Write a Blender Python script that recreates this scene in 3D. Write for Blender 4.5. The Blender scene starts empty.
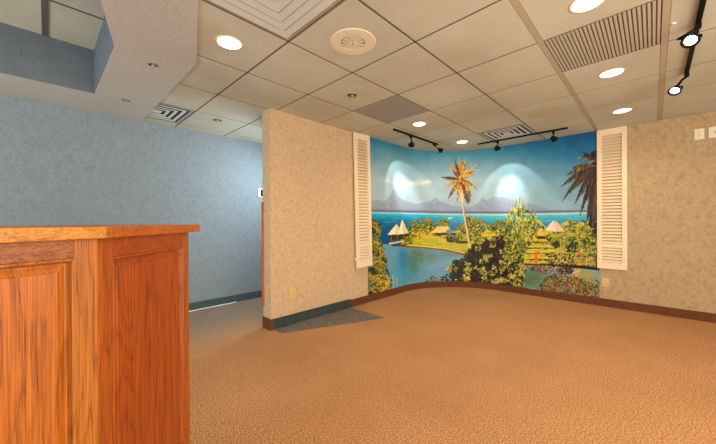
import bpy, bmesh, math, random
import numpy as np
from mathutils import Vector, Matrix
random.seed(7)
rng = np.random.default_rng(11)
scene = bpy.context.scene
COL = scene.collection
PI = math.pi

# ------------------------------------------------------------------ dimensions (metres)
CEIL = 2.394
VP, VB, UR, RAD = 2.955, 4.383, 5.272, 1.15      # partition face, far wall, right wall, corner radius
UP = 1.681                                        # free end of the partition
T = 0.61
U0, V0 = 1.1513, -0.0579                          # ceiling grid origin

# ------------------------------------------------------------------ helpers
def link(o, parent=None):
    COL.objects.link(o)
    if parent: o.parent = parent
    return o

def obj(name, bm, mats, parent=None, smooth=False):
    me = bpy.data.meshes.new(name)
    bmesh.ops.recalc_face_normals(bm, faces=bm.faces)
    bm.to_mesh(me); bm.free()
    for m in (mats if isinstance(mats, (list, tuple)) else [mats]): me.materials.append(m)
    if smooth:
        for p in me.polygons: p.use_smooth = True
    return link(bpy.data.objects.new(name, me), parent)

def tag(o, label, cat, group=None):
    o['label'] = label; o['category'] = cat
    if group: o['group'] = group
    return o

def thing(name, label, cat, loc=(0, 0, 0), rot=(0, 0, 0), group=None):
    o = bpy.data.objects.new(name, None); COL.objects.link(o)
    o.empty_display_size = .1
    o.location = loc; o.rotation_euler = rot
    return tag(o, label, cat, group)

def struct(name, bm, mats, smooth=False):
    o = obj(name, bm, mats, None, smooth); o['kind'] = 'structure'; return o

def copy_tree(o, parent=None):
    c = o.copy(); COL.objects.link(c); c.parent = parent
    for ch in list(o.children): copy_tree(ch, c)
    return c

def hexa(bm, P, mi=0):
    """P: 8 points, bottom ring then top ring"""
    v = [bm.verts.new(p) for p in P]
    for q in ((3, 2, 1, 0), (4, 5, 6, 7), (0, 1, 5, 4), (1, 2, 6, 5), (2, 3, 7, 6), (3, 0, 4, 7)):
        f = bm.faces.new([v[i] for i in q]); f.material_index = mi

def box(bm, a, b, mi=0):
    x0, y0, z0 = a; x1, y1, z1 = b
    hexa(bm, [(x0, y0, z0), (x1, y0, z0), (x1, y1, z0), (x0, y1, z0), (x0, y0, z1), (x1, y0, z1), (x1, y1, z1), (x0, y1, z1)], mi)

def prism(bm, poly, z0, z1, mi=0):
    a = [bm.verts.new((x, y, z0)) for x, y in poly]; b = [bm.verts.new((x, y, z1)) for x, y in poly]
    n = len(poly)
    for fs in (a[::-1], b): bm.faces.new(fs).material_index = mi
    for i in range(n): bm.faces.new((a[i], a[(i+1) % n], b[(i+1) % n], b[i])).material_index = mi

def lathe(bm, prof, n=32, M=None, mi=0, closed=False):
    """revolve (r,z) profile around local z"""
    M = M or Matrix()
    rings = []
    for r, z in prof:
        if r < 1e-6: rings.append([bm.verts.new(M @ Vector((0, 0, z)))])
        else: rings.append([bm.verts.new(M @ Vector((r*math.cos(2*PI*i/n), r*math.sin(2*PI*i/n), z))) for i in range(n)])
    pairs = list(zip(rings[:-1], rings[1:]))
    if closed: pairs.append((rings[-1], rings[0]))
    for A, B in pairs:
        for i in range(n):
            j = (i+1) % n
            q = [A[i] if len(A) > 1 else A[0], A[j] if len(A) > 1 else None, B[j] if len(B) > 1 else None, B[i] if len(B) > 1 else B[0]]
            q = [k for k in q if k is not None]
            if len(set(q)) >= 3: bm.faces.new(q).material_index = mi

def tube(bm, pts, r, n=8, mi=0):
    pts = [Vector(p) for p in pts]; prev = None
    for i, p in enumerate(pts):
        d = (pts[min(i+1, len(pts)-1)] - pts[max(i-1, 0)]).normalized()
        a = d.orthogonal().normalized() if abs(d.z) > .95 else d.cross(Vector((0, 0, 1))).normalized()
        b = d.cross(a)
        ring = [bm.verts.new(p + (a*math.cos(2*PI*k/n) + b*math.sin(2*PI*k/n))*r) for k in range(n)]
        if prev:
            for k in range(n): bm.faces.new((prev[k], prev[(k+1) % n], ring[(k+1) % n], ring[k])).material_index = mi
        else: bm.faces.new(ring[::-1]).material_index = mi
        prev = ring
    bm.faces.new(prev).material_index = mi

def bevel(o, w=.002, seg=2):
    m = o.modifiers.new('bevel', 'BEVEL'); m.width = w; m.segments = seg; m.limit_method = 'ANGLE'; m.angle_limit = math.radians(40)
    return o

# ------------------------------------------------------------------ materials
def lin(c):
    return tuple((x/12.92 if x <= .04045 else ((x+.055)/1.055)**2.4) for x in (k/255 for k in c)) + (1,)

def new_mat(name, col=(128, 128, 128), rough=.6, metal=0, spec=.4):
    m = bpy.data.materials.new(name); m.use_nodes = True
    b = m.node_tree.nodes['Principled BSDF']
    b.inputs['Base Color'].default_value = lin(col); b.inputs['Roughness'].default_value = rough
    b.inputs['Metallic'].default_value = metal; b.inputs['Specular IOR Level'].default_value = spec
    return m, m.node_tree.nodes, m.node_tree.links, b

def noise(N, L, vec, scale, detail=3, rough=.55, dim='3D'):
    n = N.new('ShaderNodeTexNoise'); n.inputs['Scale'].default_value = scale
    n.inputs['Detail'].default_value = detail; n.inputs['Roughness'].default_value = rough
    if vec: L.new(vec, n.inputs['Vector'])
    return n.outputs['Fac']

def ramp(N, L, fac, stops):
    r = N.new('ShaderNodeValToRGB'); L.new(fac, r.inputs['Fac'])
    e = r.color_ramp.elements
    while len(e) < len(stops): e.new(.5)
    for k, (p, c) in zip(e, stops): k.position = p; k.color = lin(c)
    return r.outputs['Color']

def coords(N, L, rotz=0, scale=(1, 1, 1)):
    t = N.new('ShaderNodeTexCoord'); m = N.new('ShaderNodeMapping')
    L.new(t.outputs['Object'], m.inputs['Vector'])
    m.inputs['Rotation'].default_value = (0, 0, rotz); m.inputs['Scale'].default_value = scale
    return m.outputs['Vector']

def mix(N, L, fac, a, b, mode='MIX'):
    x = N.new('ShaderNodeMix'); x.data_type = 'RGBA'; x.blend_type = mode
    if isinstance(fac, (int, float)): x.inputs[0].default_value = fac
    else: L.new(fac, x.inputs[0])
    for s, v in ((x.inputs[6], a), (x.inputs[7], b)):
        if isinstance(v, tuple): s.default_value = lin(v)
        else: L.new(v, s)
    return x.outputs[2]

def bump(N, L, b, h, strength=.3, dist=.003):
    n = N.new('ShaderNodeBump'); n.inputs['Strength'].default_value = strength; n.inputs['Distance'].default_value = dist
    L.new(h, n.inputs['Height']); L.new(n.outputs['Normal'], b.inputs['Normal'])

def mat_mottled(name, stops, scale=9, stretch=(1, 1, 1), rough=.85, fine=60, bmp=.15):
    m, N, L, b = new_mat(name, rough=rough, spec=.2)
    v = coords(N, L, 0, stretch)
    a = noise(N, L, v, scale, 5, .62)
    c = ramp(N, L, a, stops)
    f = noise(N, L, v, fine, 2)
    g = ramp(N, L, f, [(.3, (225, 225, 225)), (.7, (255, 255, 255))])
    c = mix(N, L, .8, c, g, 'MULTIPLY')
    L.new(c, b.inputs['Base Color']); bump(N, L, b, f, bmp, .002)
    return m

def mat_carpet(name, dark, mid, light, scale=110, hall=False):
    m, N, L, b = new_mat(name, rough=1, spec=.05)
    v = coords(N, L)
    a = noise(N, L, v, scale, 5, .85)
    c = ramp(N, L, a, [(.36, dark), (.5, mid), (.64, light)])
    big = ramp(N, L, noise(N, L, v, 1.6, 3), [(.3, (240, 238, 236)), (.7, (255, 255, 255))])
    c = mix(N, L, .9, c, big, 'MULTIPLY')
    vo = N.new('ShaderNodeTexVoronoi'); vo.inputs['Scale'].default_value = 95; L.new(v, vo.inputs['Vector'])
    c = mix(N, L, .18, c, ramp(N, L, vo.outputs['Distance'], [(.1, (255, 255, 255)), (.7, (110, 100, 95))]), 'MULTIPLY')
    if hall:   # cool passage light painted into the carpet, greyer towards the far wall
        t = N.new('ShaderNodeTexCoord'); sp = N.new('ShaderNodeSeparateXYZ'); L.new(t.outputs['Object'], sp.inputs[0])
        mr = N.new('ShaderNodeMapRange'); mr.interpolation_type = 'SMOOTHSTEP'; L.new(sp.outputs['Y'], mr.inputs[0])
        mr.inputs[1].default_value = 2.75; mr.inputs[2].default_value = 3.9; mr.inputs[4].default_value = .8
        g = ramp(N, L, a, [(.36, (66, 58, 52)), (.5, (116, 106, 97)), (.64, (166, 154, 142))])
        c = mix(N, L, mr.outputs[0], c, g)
    L.new(c, b.inputs['Base Color']); bump(N, L, b, a, .5, .003)
    return m

def mat_oak(name, rotz, vertical=True, dark=(120, 52, 14), mid=(176, 88, 30), light=(205, 118, 48), figure=9.0):
    m, N, L, b = new_mat(name, rough=.42, spec=.4)
    def V(k): return coords(N, L, rotz, (1, 1, k) if vertical else (k, 1, 1))
    warp = noise(N, L, V(.11), figure*.8, 1.5, .4)
    k = N.new('ShaderNodeMath'); k.operation = 'MULTIPLY'; k.inputs[1].default_value = 15; L.new(warp, k.inputs[0])
    jit = N.new('ShaderNodeMath'); jit.operation = 'MULTIPLY_ADD'; L.new(noise(N, L, V(.03), 130, 2), jit.inputs[0]); jit.inputs[1].default_value = .9; L.new(k.outputs[0], jit.inputs[2])
    fr = N.new('ShaderNodeMath'); fr.operation = 'FRACT'; L.new(jit.outputs[0], fr.inputs[0])
    c1 = ramp(N, L, fr.outputs[0], [(.0, dark), (.16, mid), (.6, light), (.97, mid), (1, dark)])
    f2 = noise(N, L, V(.014), 300, 3, .75)
    c2 = ramp(N, L, f2, [(.38, dark), (.5, mid), (.62, light)])
    c = mix(N, L, .58, c1, c2)
    f3 = noise(N, L, V(.06), 30, 3)
    c = mix(N, L, .5, c, ramp(N, L, f3, [(.3, (198, 184, 172)), (.65, (255, 255, 255))]), 'MULTIPLY')
    L.new(c, b.inputs['Base Color']); bump(N, L, b, f2, .15, .001)
    return m

def mat_emit(name, col, s):
    m, N, L, b = new_mat(name, col, .4)
    b.inputs['Emission Color'].default_value = lin(col); b.inputs['Emission Strength'].default_value = s
    return m

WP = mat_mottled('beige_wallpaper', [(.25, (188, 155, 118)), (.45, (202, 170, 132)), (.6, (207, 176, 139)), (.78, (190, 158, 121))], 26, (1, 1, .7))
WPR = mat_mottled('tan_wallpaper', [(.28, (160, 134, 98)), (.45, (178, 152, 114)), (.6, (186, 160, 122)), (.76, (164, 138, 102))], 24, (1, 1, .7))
BLUE = mat_mottled('blue_grey_wallpaper', [(.25, (124, 133, 137)), (.5, (131, 140, 144)), (.75, (138, 147, 151))], 30, (1, 1, .6), fine=90)
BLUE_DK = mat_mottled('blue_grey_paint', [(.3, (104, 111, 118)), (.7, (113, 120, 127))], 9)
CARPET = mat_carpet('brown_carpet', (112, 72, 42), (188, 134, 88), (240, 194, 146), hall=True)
PATCH_G = mat_carpet('grey_speckle', (46, 42, 38), (110, 101, 92), (184, 174, 162))
BASE_R = mat_carpet('brown_base', (82, 44, 30), (112, 66, 46), (134, 82, 60))
BASE_G = mat_carpet('grey_base', (34, 42, 42), (62, 72, 70), (88, 98, 94))
BASE_B = mat_mottled('vinyl_base', [(.3, (64, 76, 76)), (.7, (78, 90, 90))], 12, rough=.5)
SOFFIT = mat_mottled('soffit_paint', [(.3, (196, 190, 180)), (.7, (202, 196, 187))], 3, bmp=.05)
BEIGE_T, *_ = new_mat('beige_grid', (176, 162, 136), .5)
DARK_T, *_ = new_mat('brown_grid', (118, 100, 76), .6)
IVORY, *_ = new_mat('ivory_paint', (228, 206, 170), .45)
IVORY_D, *_ = new_mat('aged_ivory_plastic', (222, 210, 182), .4)
TANP, *_ = new_mat('tan_plastic', (208, 176, 112), .4)
WHITE, *_ = new_mat('white_metal', (214, 212, 206), .4)
GREY_M, *_ = new_mat('grey_metal', (150, 152, 150), .4)
BLACK, *_ = new_mat('black_metal', (8, 7, 8), .6, 0, .15)
DARK, *_ = new_mat('dark_cavity', (48, 46, 44), .9)
CHROME, *_ = new_mat('steel', (190, 190, 190), .25, 1)
TANB, *_ = new_mat('shutter_shadow', (196, 170, 130), .8)
BULB = mat_emit('lit_lens', (255, 246, 226), 14)
BULB2 = mat_emit('lit_halogen', (255, 250, 235), 12)
WHITEP, *_ = new_mat('white_plastic', (232, 234, 236), .4)

def mat_tile():
    m, N, L, b = new_mat('ceiling_tile', rough=.95, spec=.1)
    v = coords(N, L)
    f = noise(N, L, v, 130, 3, .7)
    c = ramp(N, L, f, [(.3, (190, 188, 170)), (.5, (202, 200, 182)), (.7, (208, 206, 190))])
    bg = ramp(N, L, noise(N, L, v, 1.3, 3), [(.3, (232, 228, 222)), (.7, (255, 255, 255))])
    c = mix(N, L, 1, c, bg, 'MULTIPLY')
    # faint brown water marks
    t = N.new('ShaderNodeTexCoord')
    for (x, y, r, s) in ((3.93, .86, .20, .35), (.86, 1.98, .0, 0), (.72, 2.12, .22, .3), (.85, 3.12, .22, .35), (1.18, 3.0, .12, .3)):
        if s == 0: continue
        d = N.new('ShaderNodeVectorMath'); d.operation = 'DISTANCE'; L.new(t.outputs['Object'], d.inputs[0]); d.inputs[1].default_value = (x, y, CEIL)
        w = N.new('ShaderNodeMath'); w.operation = 'MULTIPLY_ADD'; L.new(noise(N, L, v, 12, 3), w.inputs[0]); w.inputs[1].default_value = .22; L.new(d.outputs['Value'], w.inputs[2])
        mr = N.new('ShaderNodeMapRange'); mr.inputs[1].default_value = r+.16; mr.inputs[2].default_value = r+.02; mr.inputs[3].default_value = 0; mr.inputs[4].default_value = s
        L.new(w.outputs[0], mr.inputs[0])
        c = mix(N, L, mr.outputs[0], c, (172, 152, 110))
    L.new(c, b.inputs['Base Color']); bump(N, L, b, f, .25, .002)
    return m
TILE = mat_tile()

def mat_perf():
    m, N, L, b = new_mat('perforated_grey', rough=.6)
    v = coords(N, L)
    c = ramp(N, L, noise(N, L, v, 120, 2), [(.35, (136, 130, 120)), (.65, (162, 156, 146))])
    L.new(c, b.inputs['Base Color']); return m
PERF = mat_perf()

# ------------------------------------------------------------------ floor
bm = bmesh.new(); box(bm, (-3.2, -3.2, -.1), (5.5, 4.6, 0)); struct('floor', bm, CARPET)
bm = bmesh.new(); prism(bm, [(1.70, 2.942), (1.712, 2.79), (2.837, 2.325), (2.88, 2.942)], .0005, .004)  # thin four-sided sheet, greyer than the floor around it
tag(obj('grey_patch', bm, PATCH_G), 'dark grey four-sided patch at the foot of the partition wall', 'carpet')

# ------------------------------------------------------------------ walls
bm = bmesh.new(); box(bm, (-3.2, VB, 0), (5.5, VB+.12, CEIL+.6)); struct('wall_left', bm, BLUE)

def corner_pts(off=0, n=28, start=None, end=-3.2):
    """plan line of the inner wall face offset into the room"""
    P = [(start if start is not None else UP, VP-off)]
    c = (UR-RAD, VP-RAD); r = RAD-off
    for i in range(n+1):
        a = PI/2*i/n; P.append((c[0]+r*math.sin(a), c[1]+r*math.cos(a)))
    P.append((UR-off, end))
    return P

def strip(bm, A, B, z0, z1, mi=0, seg=None):
    """solid between two matching plan lines"""
    n = len(A)
    va = [[bm.verts.new((x, y, z)) for x, y in A] for z in (z0, z1)]
    vb = [[bm.verts.new((x, y, z)) for x, y in B] for z in (z0, z1)]
    for i in range(n-1):
        for q in ((va[0][i], va[0][i+1], va[1][i+1], va[1][i]), (vb[0][i+1], vb[0][i], vb[1][i], vb[1][i+1]),
                  (va[1][i], va[1][i+1], vb[1][i+1], vb[1][i]), (va[0][i+1], va[0][i], vb[0][i], vb[0][i+1])):
            bm.faces.new(q).material_index = mi
    for k in (0, n-1): bm.faces.new((va[0][k], va[1][k], vb[1][k], vb[0][k])).material_index = mi

# partition with free end, then the rounded corner and right-hand wall
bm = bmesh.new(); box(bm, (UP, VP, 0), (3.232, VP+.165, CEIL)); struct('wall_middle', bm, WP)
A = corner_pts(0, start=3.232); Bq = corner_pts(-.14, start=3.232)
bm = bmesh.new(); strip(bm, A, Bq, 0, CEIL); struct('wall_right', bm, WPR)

# baseboards
bm = bmesh.new(); box(bm, (-3.2, VB-.012, 0), (5.3, VB, .105)); bevel(struct('baseboard_left', bm, BASE_B), .003)
bm = bmesh.new(); box(bm, (UP+.02, VP-.012, .0), (2.868, VP, .118)); bevel(struct('baseboard_middle', bm, BASE_G), .003)
bm = bmesh.new(); box(bm, (UP-.012, VP-.012, 0), (UP+.02, VP-.0, .118)); box(bm, (UP-.012, VP, 0), (UP, VP+.165, .118))
struct('baseboard_end', bm, BASE_R)
bm = bmesh.new(); A = corner_pts(.012, start=2.868); Bq = corner_pts(0, start=2.868); strip(bm, A, Bq, 0, .105)
bevel(struct('baseboard_right', bm, BASE_R), .003)
bm = bmesh.new(); box(bm, (1.25, VB-.03, 0), (1.92, VB-.018, .008))
tag(obj('white_strip', bm, WHITEP), 'thin white strip lying on the carpet along the foot of the blue-grey wall', 'strip')

# oak guard strip on the back edge of the partition's free end
bm = bmesh.new(); box(bm, (UP-.012, VP+.14, .235), (UP+.004, VP+.178, 1.39))
OAKG = mat_oak('oak_guard', 0, True, (150, 60, 20), (196, 92, 44), (214, 112, 60))
bevel(tag(obj('corner_guard', bm, OAKG), 'narrow orange oak strip on the back edge of the partition wall end', 'trim'), .002)

# ------------------------------------------------------------------ ceiling tiles and grid
SL = ((.808, 2.508), (.586, 1.79))               # slanted soffit edge
def cell(j, k): return (U0+j*T, V0+k*T)
SPECIAL = {(2, 3), (2, 0), (-1, 2), (5, 2), (-1, 6)}
WIDE = {0: .017, 1: .017}
def half(k): return WIDE.get(k, .0075)
bm = bmesh.new()
def tile(bm, j, k):
    x, y = cell(j, k); a = half(k)+.002; b = half(k+1)+.002; e = .0095
    x0, x1, y0, y1 = x+e, x+T-e, y+a, y+T-b
    y1 = min(y1, VB-.002); x1 = min(x1, UR+.12)
    z0, z1 = CEIL, CEIL+.012
    v = [bm.verts.new(p) for p in ((x0, y0, z0), (x1, y0, z0), (x1, y1, z0), (x0, y1, z0), (x0, y0, z1), (x1, y0, z1), (x1, y1, z1), (x0, y1, z1))]
    for q in ((3, 2, 1, 0), (0, 1, 5, 4), (1, 2, 6, 5), (2, 3, 7, 6), (3, 0, 4, 7)): bm.faces.new([v[i] for i in q])
bA, bB, gA, gB = bmesh.new(), bmesh.new(), bmesh.new(), bmesh.new()
for j in range(-7, 7):
    for k in range(-5, 8):
        if k >= 4 and j < -1: continue
        if (j, k) in SPECIAL: continue
        tile(bA if k >= 4 else bB, j, k)
xe = UR+.14
for k in range(-5, 8):
    y = V0+k*T; h = half(k)
    g = gA if k > 4 else gB
    if k in WIDE:
        box(g, (-3.2, y-h, CEIL-.001), (xe, y+h, CEIL+.01), 0)
        box(g, (-3.2, y-h-.003, CEIL+.004), (xe, y+h+.003, CEIL+.011), 1)
    else:
        box(g, (-3.2 if k <= 4 else .7, y-h, CEIL+.002), (xe, y+h, CEIL+.01), 1)
for j in range(-7, 8):
    x = U0+j*T
    box(gB, (x-.0075, -3.1, CEIL+.002), (x+.0075, 2.4, CEIL+.01), 1)
    if j >= 0: box(gA, (x-.0075, 2.4, CEIL+.002), (x+.0075, VB, CEIL+.01), 1)
d = Vector((SL[0][0]-SL[1][0], SL[0][1]-SL[1][1], 0)).normalized(); nrm = Vector((-d.y, d.x, 0))  # points left
for b_ in (bB, gB):
    bmesh.ops.bisect_plane(b_, geom=b_.verts[:]+b_.edges[:]+b_.faces[:], plane_co=Vector((SL[0][0]-.06, SL[0][1], 0)), plane_no=nrm, clear_outer=True)
def merge(a, b):
    me = bpy.data.meshes.new('tmp'); b.to_mesh(me); b.free(); a.from_mesh(me); bpy.data.meshes.remove(me); return a
tiles = merge(bA, bB)
# unseen backing added above the tiles to stop light leaking through
prism(tiles, [(.72, VB), (.72, 2.4), (-.93, -3.1), (5.42, -3.1), (5.42, VB)], CEIL+.012, CEIL+.03)
struct('ceiling', tiles, TILE)
struct('trim_1', merge(gA, gB), [BEIGE_T, DARK_T])

# ------------------------------------------------------------------ soffit with a recessed tray
SB = 2.386; RZ = 2.795
O = [(.80, VB-.001), (.808, 2.508), (-.585, -2.0), (-3.2, -2.0), (-3.2, VB-.001)]
H = [(.318, 3.765), (.33, 2.653), (-.154, .62), (-1.6, .62), (-1.6, 3.765)]
bm = bmesh.new()
vo = [bm.verts.new((x, y, SB)) for x, y in O]; vh = [bm.verts.new((x, y, SB)) for x, y in H]
vt = [bm.verts.new((x, y, SB+.02)) for x, y in O]
for i in range(5):
    j = (i+1) % 5
    bm.faces.new((vo[i], vo[j], vh[j], vh[i])); bm.faces.new((vo[i], vt[i], vt[j], vo[j]))
struct('ceiling_soffit', bm, SOFFIT)
bm = bmesh.new()
a = [bm.verts.new((x, y, SB)) for x, y in H]; b = [bm.verts.new((x, y, RZ+.02)) for x, y in H]
for i in range(5): j = (i+1) % 5; bm.faces.new((a[i], a[j], b[j], b[i]))
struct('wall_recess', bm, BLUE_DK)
bm = bmesh.new(); prism(bm, [(-1.7, .5), (.4, .5), (.4, 3.85), (-1.7, 3.85)], RZ, RZ+.02); struct('ceiling_recess', bm, TILE)
bm = bmesh.new()
box(bm, (-.021, .62, RZ-.006), (.017, 3.765, RZ)); box(bm, (-1.24, .62, RZ-.006), (-1.215, 3.765, RZ)); box(bm, (-.64, .62, RZ-.006), (-.615, 3.765, RZ))
for y in (3.137, 2.527, 1.917, 1.307): box(bm, (-1.6, y-.008, RZ-.004), (.4, y+.008, RZ))
GREYT, *_ = new_mat('grey_grid', (96, 92, 86), .5)
struct('trim_2', bm, GREYT)

# ------------------------------------------------------------------ ceiling fittings
def square_diffuser(name, j, k, label, rings, half_out, mats, rise=.03):
    cx, cy = cell(j, k); cx += T/2; cy += T/2
    t = thing(name, label, 'vent', (cx, cy, CEIL), group=None)
    bm = bmesh.new(); f = T/2-.01
    for s in range(4):
        M = Matrix.Rotation(s*PI/2, 3, 'Z')
        P = [(-f, -f, 0), (f, -f, 0), (half_out, -half_out, 0), (-half_out, -half_out, 0)]
        P += [(x, y, .01) for x, y, _ in P]
        hexa(bm, [M @ Vector(p) for p in P])
    obj('frame', bm, mats[0], t)
    bm = bmesh.new(); box(bm, (-half_out, -half_out, .011 if rise > .005 else .0015), (half_out, half_out, .045)); obj('duct_shade', bm, DARK, t)  # dark block close behind the louvers, its colour stands in for gap shade
    for i, (ro, ri) in enumerate(rings):
        bm = bmesh.new()
        for s in range(4):
            M = Matrix.Rotation(s*PI/2, 3, 'Z')
            z_ = -.0035 if rise < .005 else -.008+.004*i
            P = [(-ro, -ro, z_), (ro, -ro, z_), (ri, -ri, z_+rise), (-ri, -ri, z_+rise)]
            P += [(x, y, z+.004) for x, y, z in P]
            hexa(bm, [M @ Vector(p) for p in P])
        if i == len(rings)-1: box(bm, (-ri, -ri, z_+rise-.0005), (ri, ri, z_+rise+.004))
        obj('louver', bm, mats[1], t)
    return t

W1, *_ = new_mat('off_white_diffuser', (196, 196, 190), .5)
square_diffuser('air_diffuser', -1, 2, 'large off-white square air diffuser with nested steps at the top edge', [(.270, .222), (.216, .168), (.162, .114), (.108, .060)], .280, (BEIGE_T, W1), .007)
square_diffuser('air_vent', 5, 2, 'square grey ceiling vent beside the long track light near the mural', [(.236, .206), (.170, .142), (.108, .080), (.046, .0)], .262, (BEIGE_T, WHITE), .003)
square_diffuser('air_vent', -1, 6, 'square ceiling vent at the corner of the soffit above the blue-grey wall', [(.236, .206), (.170, .142), (.108, .080), (.046, .0)], .262, (GREY_M, WHITE), .003)

# grey perforated return panel
x, y = cell(2, 3)
t = thing('return_panel', 'plain grey perforated square panel set among the ceiling tiles', 'ceiling panel', (x+T/2, y+T/2, CEIL))
bm = bmesh.new(); h = T/2-.006; box(bm, (-h, -h, 0), (h, h, .008)); obj('panel', bm, PERF, t)
# ribbed panel
x, y = cell(2, 0)
t = thing('ribbed_panel', 'finely ribbed grey ceiling panel between two lit downlights', 'ceiling panel', (x+T/2, y+T/2, CEIL))
bm = bmesh.new(); hx = T/2-.008; hy = T/2-.02
box(bm, (-hx, -hy, .008), (hx, hy, .012), 0)
RIBD, *_ = new_mat('rib_shadow', (142, 134, 116), .8)
RIB, *_ = new_mat('rib_grey', (180, 172, 154), .5)
obj('back_plate', bm, RIBD, t)
bm = bmesh.new(); nr = 27
for i in range(nr):
    yy = -hy + (i+.5)*2*hy/nr; box(bm, (-hx, yy-.0066, -.001), (hx, yy+.0066, .008))
obj('ribs', bm, RIB, t)

# lit recessed downlights
lamp_light = []
def downlight(x, y, label):
    t = thing('recessed_downlight', label, 'downlight', (x, y, CEIL), group='lit recessed downlights')
    bm = bmesh.new(); lathe(bm, [(.073, .001), (.075, -.003), (.088, -.002), (.090, .001)], 40, closed=True); obj('trim_ring', bm, IVORY, t, True)
    bm = bmesh.new(); lathe(bm, [(0, -.003), (.05, -.0025), (.0735, .0)], 40); obj('lens', bm, BULB, t, True)
    l = bpy.data.lights.new('downlight_beam', 'SPOT'); l.energy = 30; l.color = (1, .83, .62); l.spot_size = math.radians(150); l.spot_blend = .8; l.shadow_soft_size = .08
    o = bpy.data.objects.new('downlight_beam', l); COL.objects.link(o); o.parent = t; o.location = (0, 0, -.03)
    return t
DL = [(.875, 2.068, 'lit round downlight next to the big square air diffuser'),
      (2.125, .262, 'lit round downlight cut by the top edge of the photo'),
      (3.286, .247, 'lit round downlight just below the ribbed ceiling panel'),
      (4.506, .247, 'lit round downlight nearest the right shutter'),
      (3.286, 2.112, 'lit round downlight nearest the grey perforated panel'),
      (4.506, 2.125, 'lit round downlight above the tall palm of the mural')]
for a in DL: downlight(*a)

# round speaker grille
t = thing('ceiling_speaker', 'large round cream ceiling speaker with ringed grille', 'speaker', (1.466, 1.467, CEIL))
bm = bmesh.new(); lathe(bm, [(.080, -.001), (.082, -.005), (.120, -.0055), (.152, -.004), (.158, .001), (.080, .001)], 48, closed=True); obj('flange', bm, IVORY_D, t)
bm = bmesh.new(); lathe(bm, [(0, -.001), (.08, -.001)], 40); obj('grille_back', bm, DARK, t)
bm = bmesh.new()
for r in (.010, .025, .040, .055, .070): lathe(bm, [(r-.0042, -.002), (r-.0042, -.005), (r+.0042, -.005), (r+.0042, -.002)], 40, closed=True)
for a in range(6):
    M = Matrix.Rotation(a*PI/6, 3, 'Z'); P = [(-.078, -.002, -.003), (.078, -.002, -.003), (.078, .002, -.003), (-.078, .002, -.003)]
    P = [(x_, y_, -.006) for x_, y_, _ in P] + P
    hexa(bm, [M @ Vector(p) for p in P])
obj('grille', bm, IVORY_D, t)

# small unlit fittings
RIB_, *_ = new_mat('dull_trim', (150, 138, 118), .6)
def small_fit(x, y, z, r, label, cat='downlight', name='unlit_downlight'):
    t = thing(name, label, cat, (x, y, z))
    bm = bmesh.new(); lathe(bm, [(r*.72, .0), (r*.75, -.006), (r, -.003), (r*1.02, .001), (r*.72, .001)], 32, closed=True); obj('trim_ring', bm, RIB_, t, True)
    bm = bmesh.new(); lathe(bm, [(0, -.0015), (r*.74, -.0015)], 32); obj('socket', bm, DARK, t)
    bm = bmesh.new(); lathe(bm, [(0, -.018), (r*.28, -.014), (r*.34, -.002)], 20, Matrix.Translation((r*.1, 0, 0))); obj('bulb', bm, RIB_, t, True)
small_fit(2.066, 2.086, CEIL, .054, 'small dark unlit downlight beside the grey perforated panel')
small_fit(1.432, 3.736, CEIL, .054, 'small unlit downlight in the tile nearest the free end of the partition')
small_fit(.574, 2.751, SB, .036, 'small dark fitting in the soffit nearest the camera')
small_fit(.551, 3.74, SB, .036, 'small dark fitting in the soffit nearest the blue-grey wall')
t = thing('sprinkler_cap', 'tiny white round cap on the ceiling beside the right-hand track', 'cap', (2.729, -.093, CEIL+.003))
bm = bmesh.new(); lathe(bm, [(0, -.010), (.005, -.009), (.007, -.006)], 20); obj('button', bm, WHITEP, t, True)
bm = bmesh.new(); lathe(bm, [(.0, -.006), (.012, -.006), (.014, .001), (0, .001)], 20); obj('flange', bm, WHITEP, t, True)

# ------------------------------------------------------------------ track lights
def track(p0, p1, label):
    t = thing('track_rail', label, 'light track', (p0[0], p0[1], CEIL))
    dx, dy = p1[0]-p0[0], p1[1]-p0[1]; Ln = math.hypot(dx, dy); t.rotation_euler = (0, 0, math.atan2(dy, dx))
    bm = bmesh.new(); box(bm, (0, -.012, -.020), (Ln, .012, 0)); box(bm, (.002, -.006, -.0215), (Ln-.002, .006, -.0195)); bevel(obj('rail', bm, BLACK, t), .002)
    for q in (-.012, Ln):
        bm = bmesh.new(); box(bm, (q, -.014, -.022), (q+.012, .014, 0)); obj('end_cap', bm, BLACK, t)
track((3.22, 2.455), (4.33, 2.455), 'short black light track left of the tall palm of the mural')
track((4.784, .815), (4.784, 1.975), 'black light track in front of the mural beside the grey vent')
track((1.6, -.2), (3.70, -.2), 'black light track at the right end of the ceiling near the switch plates')

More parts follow.
